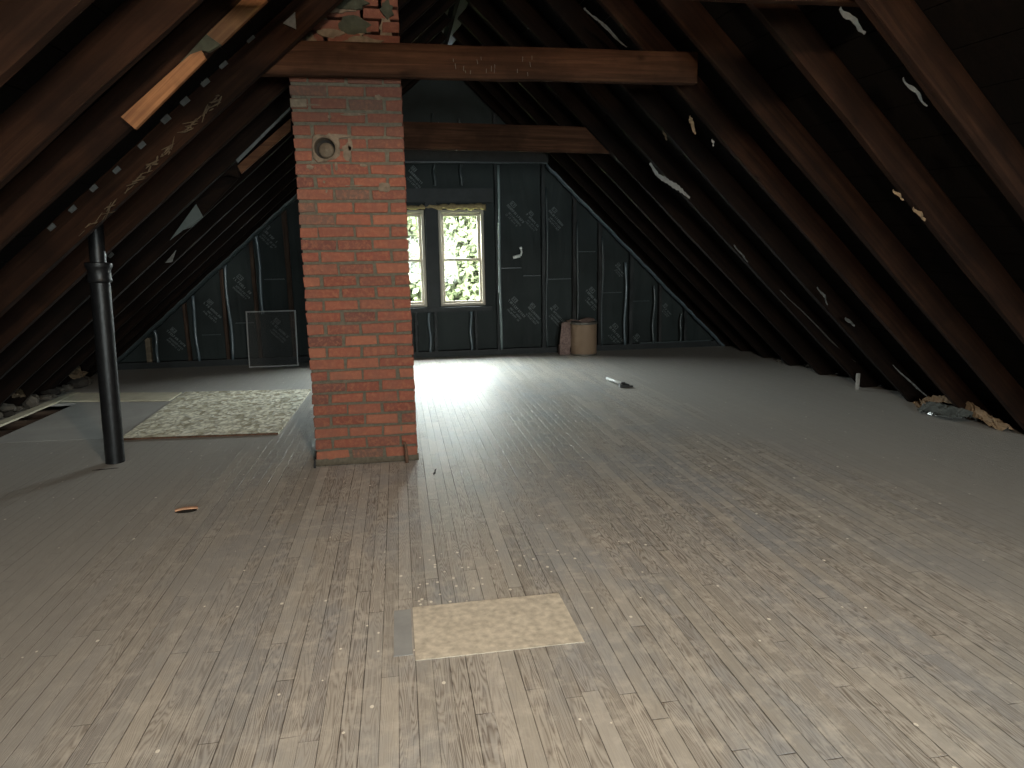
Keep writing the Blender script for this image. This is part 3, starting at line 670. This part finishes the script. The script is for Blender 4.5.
# drum
DR = empty('fibre_drum', (2.27, 8.14, 0), 'tan fibre drum standing on the floor by the far wall', 'drum')
q = MB(); q.lathe([(.0001, .004), (.155, .004), (.158, .0), (.160, .012), (.163, .02), (.163, .40), (.158, .40), (.156, .03), (.0001, .03)], 40); q.build('body', M_drum, DR, smooth=True).modifiers.new('e', 'EDGE_SPLIT').split_angle = rad(40)
q = MB(); q.lathe([(.160, .385), (.170, .388), (.172, .41), (.167, .418), (.158, .415), (.156, .395), (.160, .385)], 40); o = q.build('top_rim', M_rim, DR, smooth=True); o['label'] = 'grey metal rim'
q = MB(); q.lathe([(.160, .0), (.167, .002), (.167, .018), (.163, .022)], 40); q.build('bottom_rim', M_rim, DR, smooth=True)
M_news = plain('pinkish_newsprint', (.17, .115, .10), .85, 0, .45, 45, .3)
q = MB(); r = random.Random(3)
q.grid(lambda u, v: Vector((2.27-.22+.34*u, 8.10-.03+.10*v+.02*math.sin(u*5), .428+.018*math.sin(u*7+v*2)+.012*v+(-.02 if u < .1 else 0))), 12, 4)
tag(q.build('newspaper', M_news, origin=(2.2, 8.1, .42), solid=.006, fix=False), 'folded pinkish newspaper lying across the rim of the drum', 'newspaper')
q = MB(); q.grid(lambda u, v: Vector((2.00-.04*(1-v)+.16*u-.0*v, 8.20-.05*(1-v)+.01*math.sin(v*6+u*3), .10+.30*v+.01*math.sin(u*6))), 8, 12)
q.box((1.97, 8.17, 0.0), (2.10, 8.26, .12))
tag(q.build('paper_sack', M_news, origin=(2.05, 8.2, 0), fix=True, solid=.004), 'crumpled pink printed paper sack leaning behind the drum, on its left', 'sack')
# rubble at wall base
def lumps(name, spots, mat, label, cat, seed, group=None):
    r = random.Random(seed)
    for i, (x, y, z_, s_) in enumerate(spots):
        bm = bmesh.new(); bmesh.ops.create_icosphere(bm, subdivisions=2, radius=s_)
        k = Vector((r.uniform(.7, 1.4), r.uniform(.7, 1.2), r.uniform(.45, .8)))
        for v in bm.verts:
            v.co = Vector((v.co.x*k.x, v.co.y*k.y, v.co.z*k.z))*r.uniform(.78, 1.15)
        me = bpy.data.meshes.new(name); bm.to_mesh(me); bm.free(); me.materials.append(mat[i % len(mat)] if isinstance(mat, list) else mat)
        lo = min(v.co.z for v in me.vertices)
        o = bpy.data.objects.new(name, me); COL.objects.link(o); o.location = (x, y, z_-lo); o.rotation_euler = (0, 0, r.uniform(0, 6))
        tag(o, label[i] if isinstance(label, list) else label, cat, group)
rl = random.Random(12); sp_ = []; lb = []
for i in range(26):
    t = i/25; x = -3.20-.02*t+rl.uniform(-.05, .05); y = 4.75+2.7*t; sp_.append((x-.0, y, .0, rl.uniform(.045, .085)))
    lb.append('grey plaster lump in the rubble row along the left eave, %s from the near end' % (ordn[i] if i < 21 else ['twenty-second', 'twenty-third', 'twenty-fourth', 'twenty-fifth', 'twenty-sixth'][i-21]))
lumps('rubble_lump', sp_, [M_plaster, M_plaster, M_plaster, M_dark], lb, 'rubble', 3, 'rubble along the left eave')
# crumpled paper on the rubble
def crumple(name, c, sx, sy, sz, mat, label, cat, seed, nu=14, nv=10, amp=.5, solid=.003, parent=None):
    r = random.Random(seed); ph = [r.uniform(0, 6) for _ in range(8)]; q = MB()
    jit = [[r.uniform(-1, 1) for _ in range(nv+1)] for _ in range(nu+1)]
    def fn(u, v):
        i, j = round(u*nu), round(v*nv)
        return Vector((c[0]+(u-.5)*sx+.06*sx*jit[i][j], c[1]+(v-.5)*sy+.06*sy*jit[i][(j+3) % nv], c[2]+sz*(.45*math.sin(u*math.pi)+.25*math.sin(ph[0]+u*9+v*3)*amp+.25*jit[i][j]*amp+.25)))
    q.grid(fn, nu, nv); o = q.build(name, mat, origin=c, solid=solid, fix=False, parent=parent)
    if label: tag(o, label, cat)
    return o
crumple('paper_scrap', (-3.18, 7.05, .12), .22, .30, .14, M_straw, 'crumpled straw-coloured paper on the far end of the left rubble', 'paper', 1)
crumple('paper_scrap', (-3.2, 6.1, .12), .12, .2, .08, M_straw, 'small straw-coloured paper scrap midway along the left rubble', 'paper', 2)
# torn insulation bundle on the right
IB = empty('insulation_bundle', (3.90, 4.13, 0), 'torn tan kraft paper bundle with clear plastic at the right eave', 'paper')
def iarc(pts, w, mat, name, seed):
    r = random.Random(seed); q = MB(); n = len(pts)*4
    def fn(u, v):
        t = v*(len(pts)-1); i = min(int(t), len(pts)-2); f_ = t-i
        p = Vector(pts[i]).lerp(Vector(pts[i+1]), f_); rr_ = random.Random(seed*100+int(v*n)*7+int(u*6))
        return p+Vector((rr_.uniform(-.01, .01), (u-.5)*w+rr_.uniform(-.01, .01), .028*math.sin(u*math.pi*2.0)+rr_.uniform(-.008, .012)))
    q.grid(fn, 6, n); return q.build(name, mat, IB, solid=.004, fix=False)
def rel(x, y, z): return (x-4.03, y-4.25, z)
iarc([rel(4.18, 4.70, .05), rel(4.16, 4.60, .075), rel(4.13, 4.48, .11), rel(4.11, 4.32, .13), rel(4.11, 4.18, .10)], .08, M_kraft, 'kraft_flap', 2)
iarc([rel(4.12, 4.25, .12), rel(4.10, 4.12, .08), rel(4.10, 4.0, .05), rel(4.12, 3.9, .02)], .10, M_kraft, 'kraft_flap', 5)
iarc([rel(4.24, 4.76, .015), rel(4.12, 4.66, .03), rel(4.06, 4.55, .05)], .13, M_kraft, 'kraft_flap', 7)
o = crumple('clear_plastic', rel(4.04, 4.32, .02), .20, .36, .07, M_plastic, None, None, 4, 16, 14, .9, .002, IB); o['label'] = 'shiny crumpled clear plastic'
# white stub at rafter foot
q = MB(); q.box((3.985, 5.285, 0), (4.012, 5.312, .15)); tag(q.build('pale_stake', M_paper, origin=(4.0, 5.3, 0), bevel=.003), 'short pale upright stake at a right rafter foot', 'stake')
# ------------------------------------------------------------------ leaning window screen
SC = empty('window_screen', (-1.48, 8.16, 0), 'light-framed insect screen leaning on the far wall left of the chimney', 'window screen', rot=(rad(-7), 0, 0))
q = MB(); w, h, t = .56, .655, .014
q.box((-w/2, -.006, 0), (-w/2+t, .006, h)); q.box((w/2-t, -.006, 0), (w/2, .006, h)); q.box((-w/2+t, -.006, 0), (w/2-t, .006, t)); q.box((-w/2+t, -.006, h-t), (w/2-t, .006, h))
q.build('screen_frame', M_alu, SC)
q = MB(); q.add([(-w/2+t, 0, t), (w/2-t, 0, t), (w/2-t, 0, h-t), (-w/2+t, 0, h-t)], [(0, 1, 2, 3)]); q.build('screen_mesh', M_mesh, SC, fix=False)
# ------------------------------------------------------------------ boards and scraps on the left rafters
def ray_y(px, py, Y):
    d = fw*FPX+RR*(px-512)-UU*(py-384); t = (Y-CAM.y)/d.y; return CAM+d*t
FY = YL[11]-.026                    # near face of that rafter
sb = [ray_y(123, 118, FY), ray_y(137, 130, FY), ray_y(207, 60, FY), ray_y(203, 52, FY), ray_y(192, 56, FY), ray_y(178, 68, FY)]
sb2 = [ray_y(208, 36, FY), ray_y(222, 46, FY), ray_y(268, 2, FY), ray_y(250, -5, FY)]
sd = [ray_y(178, 68, FY), ray_y(192, 56, FY), ray_y(203, 52, FY), ray_y(210, 53, FY), ray_y(222, 46, FY), ray_y(213, 30, FY), ray_y(202, 42, FY)]
SB = empty('splice_board', sb[1], 'bright orange pine splice board nailed on a left rafter', 'board')
for k, (pts, mt, nm, th_) in enumerate(((sb, M_scab, 'clean_face', .022), (sb2, M_scab, 'clean_face', .022), (sd, plain('dirty_pine', (.045, .038, .022), .85, 0, .3, 30, .3), 'dirty_face', .020))):
    ax = (sb[2]-sb[1]).normalized(); az = Vector((0, 1, 0)).cross(ax); c0 = pts[0]
    q = MB(); q.prism([Vector(((p-c0).dot(ax), 0, (p-c0).dot(az)*1.0)) for p in pts], (0, th_, 0))
    o = q.build(nm, mt, SB); Rm = Matrix((ax, Vector((0, 1, 0)), az)).transposed().to_4x4(); Rm.translation = c0-Vector((0, th_, 0))-SB.location; o.matrix_local = Rm
def on_left(px, py, lift=0):
    n = Vector((SL, .062*SL, -1)); # plane z = SL*(x - xl(Y)) -> SL*x + SL*.062*Y + SL*(3.13-.248) - z = lift
    d = fw*FPX+RR*(px-512)-UU*(py-384); t = (lift-SL*2.882-n.dot(CAM))/n.dot(d); return CAM+d*t
def on_right(px, py, lift=0):
    n = Vector((-SR, .062*SR, -1)); d = fw*FPX+RR*(px-512)-UU*(py-384); t = (lift-SR*3.772-n.dot(CAM))/n.dot(d); return CAM+d*t
shim_px = [(166, 119), (185, 101), (205, 82), (223, 64), (250, 38), (142, 145), (117, 170), (94, 188), (73, 209), (52, 227), (111, 255)]
for i, (px, py) in enumerate(sorted(shim_px, key=lambda p: -p[1])):
    Yp = YL[12]-.026 if (px, py) != (111, 255) else YL[14]-.03
    c0 = ray_y(px, py, Yp); q = MB(); d = Vector((1, 0, SL)).normalized(); n = NL
    big_ = 1 if px > 150 else .8
    a_, b2 = .024*big_, .014*big_
    q.prism([c0-d*a_-n*b2, c0+d*a_*.9-n*b2*1.1, c0+d*a_+n*b2, c0-d*a_*1.05+n*b2*.9], (0, -.006, 0))
    tag(q.build('shingle_tab', M_grey, origin=c0), 'small light grey tab on a left rafter, %s in the row from the lower end' % ordn[i], 'tab', 'grey tabs along a left rafter')
# second orange strip deeper in the bay
p = [ray_y(238, 166, 4.90), ray_y(242, 174, 4.90), ray_y(291, 131, 4.90), ray_y(291, 119, 4.90)]
q = MB(); q.prism(p, (0, -.02, 0)); tag(q.build('splice_board', wood('dim_orange_pine', (.025, .011, .005), (.07, .028, .012), (.10, .048, .024)), origin=p[1]), 'dull orange board nailed on a farther rafter left of the chimney', 'board')
q = MB(); p = [ray_y(236, 160, 4.88), ray_y(238, 163, 4.88), ray_y(290, 110, 4.88), ray_y(290, 107, 4.88)]; q.prism(p, (0, -.004, 0)); tag(q.build('flashing_strip', M_grey, origin=p[0]), 'thin grey strip just above the dull orange board', 'strip')
# loose dark and grey-green flaps hanging between left rafters
def flap(name, px, Y, mat, label, dy=.03, cat='board'):
    p = [ray_y(a, b_, Y+dy*(i % 2)) for i, (a, b_) in enumerate(px)]; q = MB(); q.prism(p, (0, .006, 0)); tag(q.build(name, mat, origin=p[0]), label, cat)
flap('torn_board', [(170, 240), (196, 204), (203, 217), (192, 227), (183, 230)], 5.15, M_panel, 'torn grey-green board hanging from a left rafter')
flap('torn_board', [(193, 203), (219, 175), (238, 179), (203, 216)], 5.2, M_raft2, 'torn dark board hanging above the grey-green one')
flap('torn_board', [(218, 176), (224, 152), (236, 150), (240, 178), (229, 175)], 5.0, M_raft2, 'torn dark board end left of the dull orange board')
flap('paper_scrap', [(165, 263), (176, 250), (172, 262)], 5.4, M_grey, 'small grey triangular scrap under the torn left boards', 0, 'paper')
flap('paper_scrap', [(283, 23), (295, 12), (296, 29)], 3.8, M_grey, 'grey triangular scrap above the left end of the long beam', 0, 'paper')
# straw and splinters caught along one left rafter
q = MB(); r = random.Random(31)
for k in range(60):
    t = r.random()**.8; px = 80+t*140; py = 238-t*141
    c0 = ray_y(px+r.uniform(-3, 3), py+r.uniform(-3, 3), YL[12]-.03+r.uniform(-.03, 0)); d = Vector((r.uniform(.3, 1), r.uniform(-.4, .4), r.uniform(.0, 1))).normalized()*r.uniform(.01, .04)
    q.tube([c0-d, c0+d*.5, c0+d], [.0015, .003*r.uniform(.5, 1.6), .0008], 5)
tag(q.build('straw_litter', M_straw, origin=ray_y(92, 232, 3.8)), 'ragged straw litter caught along a left rafter above the vent pipe', 'straw', kind='stuff')
# paper scraps on the right rafters: torn strips hanging off the lower edges
def scrap(pxs, Y, w, mat, label, seed, name='paper_scrap'):
    r = random.Random(seed); q = MB(); P_ = [ray_y(a, b_, Y) for a, b_ in pxs]; n = 6*(len(P_)-1)
    def fn(u, v):
        t = v*(len(P_)-1); i = min(int(t), len(P_)-2); p = P_[i].lerp(P_[i+1], t-i); rr_ = random.Random(seed*37+int(v*n+.5))
        ww = w*(.35+.65*math.sin(max(.05, min(.95, v))*math.pi))*rr_.uniform(.6, 1.2)
        return p+Vector(((u-.5)*ww*.7, (u-.5)*ww*.5+.008*math.sin(v*9), (u-.5)*ww*.75))
    q.grid(fn, 2, n); tag(q.build(name, mat, origin=P_[0], solid=.002, fix=False), label, 'paper')
scrap([(650, 163), (658, 175), (668, 182), (680, 189), (690, 198)], 5.25, .05, M_paper, 'long white torn paper strip on a right rafter beside the far collar beam', 1)
scrap([(840, 8), (852, 20), (866, 33)], 2.35, .035, M_grey, 'white torn paper at the top end of a right rafter near the photo top', 2)
scrap([(903, 78), (915, 92), (928, 106)], 2.36, .02, M_grey, 'thin white torn paper strip lower on the near right rafter', 3)
scrap([(690, 116), (691, 122), (696, 134)], 4.0, .035, M_kraft, 'dangling tan paper scrap below the right end of the long beam', 4)
scrap([(893, 190), (904, 200)], 2.92, .02, M_kraft, 'upper orange-tan wood chip on a near right rafter', 5, 'wood_chip')
scrap([(913, 208), (926, 220)], 2.92, .03, M_kraft, 'lower orange-tan wood chip on a near right rafter', 6, 'wood_chip')
scrap([(712, 139), (714, 146)], 3.9, .02, M_paper, 'tiny white scrap right of the dangling tan paper', 7)
scrap([(663, 131), (667, 140)], 4.6, .025, M_straw, 'tiny straw-coloured scrap left of the dangling tan paper', 8)
scrap([(734, 245), (742, 255), (748, 262)], 5.2, .02, M_grey, 'narrow grey scrap midway down a right rafter', 9)
scrap([(817, 287), (824, 296), (828, 305)], 4.6, .025, M_grey, 'narrow grey scrap low on a right rafter above the pale stake', 10)
scrap([(845, 318), (855, 326)], 4.6, .03, M_grey, 'short grey scrap just below the narrow one, low on the same rafter', 11)
scrap([(780, 290), (800, 309), (830, 340), (856, 362)], 5.37, .014, M_grey, 'frayed grey edging along the rafter that ends at the pale stake', 12)
scrap([(893, 365), (908, 380), (927, 396)], 4.35, .016, M_grey, 'frayed grey edging on the rafter foot left of the kraft bundle', 13)
scrap([(584, 8), (598, 20), (614, 36), (627, 47)], 4.25, .02, M_grey, 'grey frayed strip over the right part of the long beam', 14)

# ------------------------------------------------------------------ bulb behind the camera
PB = empty('pendant_bulb', (BULB.x, BULB.y, BULB.z), 'bare warm bulb hanging on a cord above the camera', 'lamp')
M_em = bpy.data.materials.new('glowing_bulb'); M_em.use_nodes = True
be = M_em.node_tree.nodes['Principled BSDF']; be.inputs['Emission Color'].default_value = (1, .66, .42, 1); be.inputs['Emission Strength'].default_value = 8
q = MB(); q.lathe([(.0001, .09), (.014, .088), (.014, .05), (.017, .05), (.017, .09), (.02, .14), (.004, .15), (.0001, .15)], 16); q.build('socket', M_black, PB)
q = MB(); zt_ = zL(BULB.x, BULB.y); q.tube([(0, 0, .14), (0, 0, zt_-BULB.z+.05)], .004, 6); q.build('cord', M_black, PB)
q = MB(); q.lathe([(.006, .052), (.010, .05), (.012, .052)], 16); q.build('filament_stem', M_em, PB)

q = MB(); q.lathe([(.0001, -.062), (.03, -.055), (.052, -.03), (.06, 0), (.054, .028), (.03, .06), (.016, .085)], 20); q.build('glass_bulb', M_glass, PB, smooth=True)
# ------------------------------------------------------------------ outside
q = MB(); q.box((-30, 9.5, -6.2), (30, 60, -6)); tag(q.build('ground', M_ground), 'grass ground far below outside the windows', kind='structure')
q = MB(); q.box((-30, -40, -6.2), (30, -4, -6)); tag(q.build('ground', M_ground), 'ground outside behind the camera', kind='structure')
def tree(c, R, n, label, seed, trunk):
    r = random.Random(seed); T = empty('tree', (c[0], c[1], -6), label, 'tree', 'trees outside the far windows')
    q = MB(); q.tube([(0, 0, 0), (.1, 0, 2.5), (-.1, .1, 4.5), (.05, 0, c[2]+6)], [.22, .17, .13, .06], 10); q.build('trunk', M_bark, T, smooth=True)
    q = MB()
    cl = [Vector((r.uniform(-1, 1), r.uniform(-.5, .5), r.uniform(-1.1, 1.1)))*R for _ in range(150)]
    for k in range(n):
        b_ = r.choice(cl); p = Vector((0, 0, c[2]+6))+b_+Vector((r.gauss(0, 1), r.gauss(0, 1), r.gauss(0, 1)))*R*.24
        a = Vector((r.gauss(0, 1), r.gauss(0, 1), r.gauss(0, 1))).normalized(); e = a.orthogonal().normalized(); s_ = r.uniform(.035, .065)
        q.add([p-a*s_*1.5, p+e*s_, p+a*s_*1.5, p-e*s_], [(0, 1, 2, 3)])
    o = q.build('foliage', M_leaf, T, fix=False); o['kind'] = 'stuff'
tree((1.35, 14.5, .9), 1.7, 36000, 'leafy green tree seen through the right far window', 5, 0)
tree((.2, 19.0, -1.9), 1.6, 12000, 'leafy green tree seen low in the left far window', 2, 0)
HS = empty('neighbour_house', (-2.0, 22, -6), 'pale house with clapboard siding seen through the left far window', 'house')
q = MB(); z = 0
while z < 8.4:
    q.prism([(-4, -.0, z), (-4, -.03, z), (-4, -.005, z+.2), (-4, 0, z+.2)], (6.0, 0, 0)); z += .2
q.box((-4, 0, 0), (2, 4, 8.4)); q.build('wall', M_siding, HS)
q = MB(); q.prism([(-4.3, -.3, 8.3), (-4.3, 4.3, 8.3), (-4.3, 2, 10)], (6.6, 0, 0)); q.build('roof', M_roof, HS)

lumps('rubble_lump', [(4.35, 7.55, 0, .035), (4.28, 7.3, 0, .03), (4.2, 6.9, 0, .03), (4.3, 6.5, 0, .028)], [M_kraft, M_paper, M_plaster, M_plaster],
      ['tan plaster crumb farthest along the right eave', 'pale plaster crumb beside the tan one on the right eave', 'grey plaster crumb midway along the right eave', 'grey plaster crumb nearest the pale stake on the right eave'], 'rubble', 9)
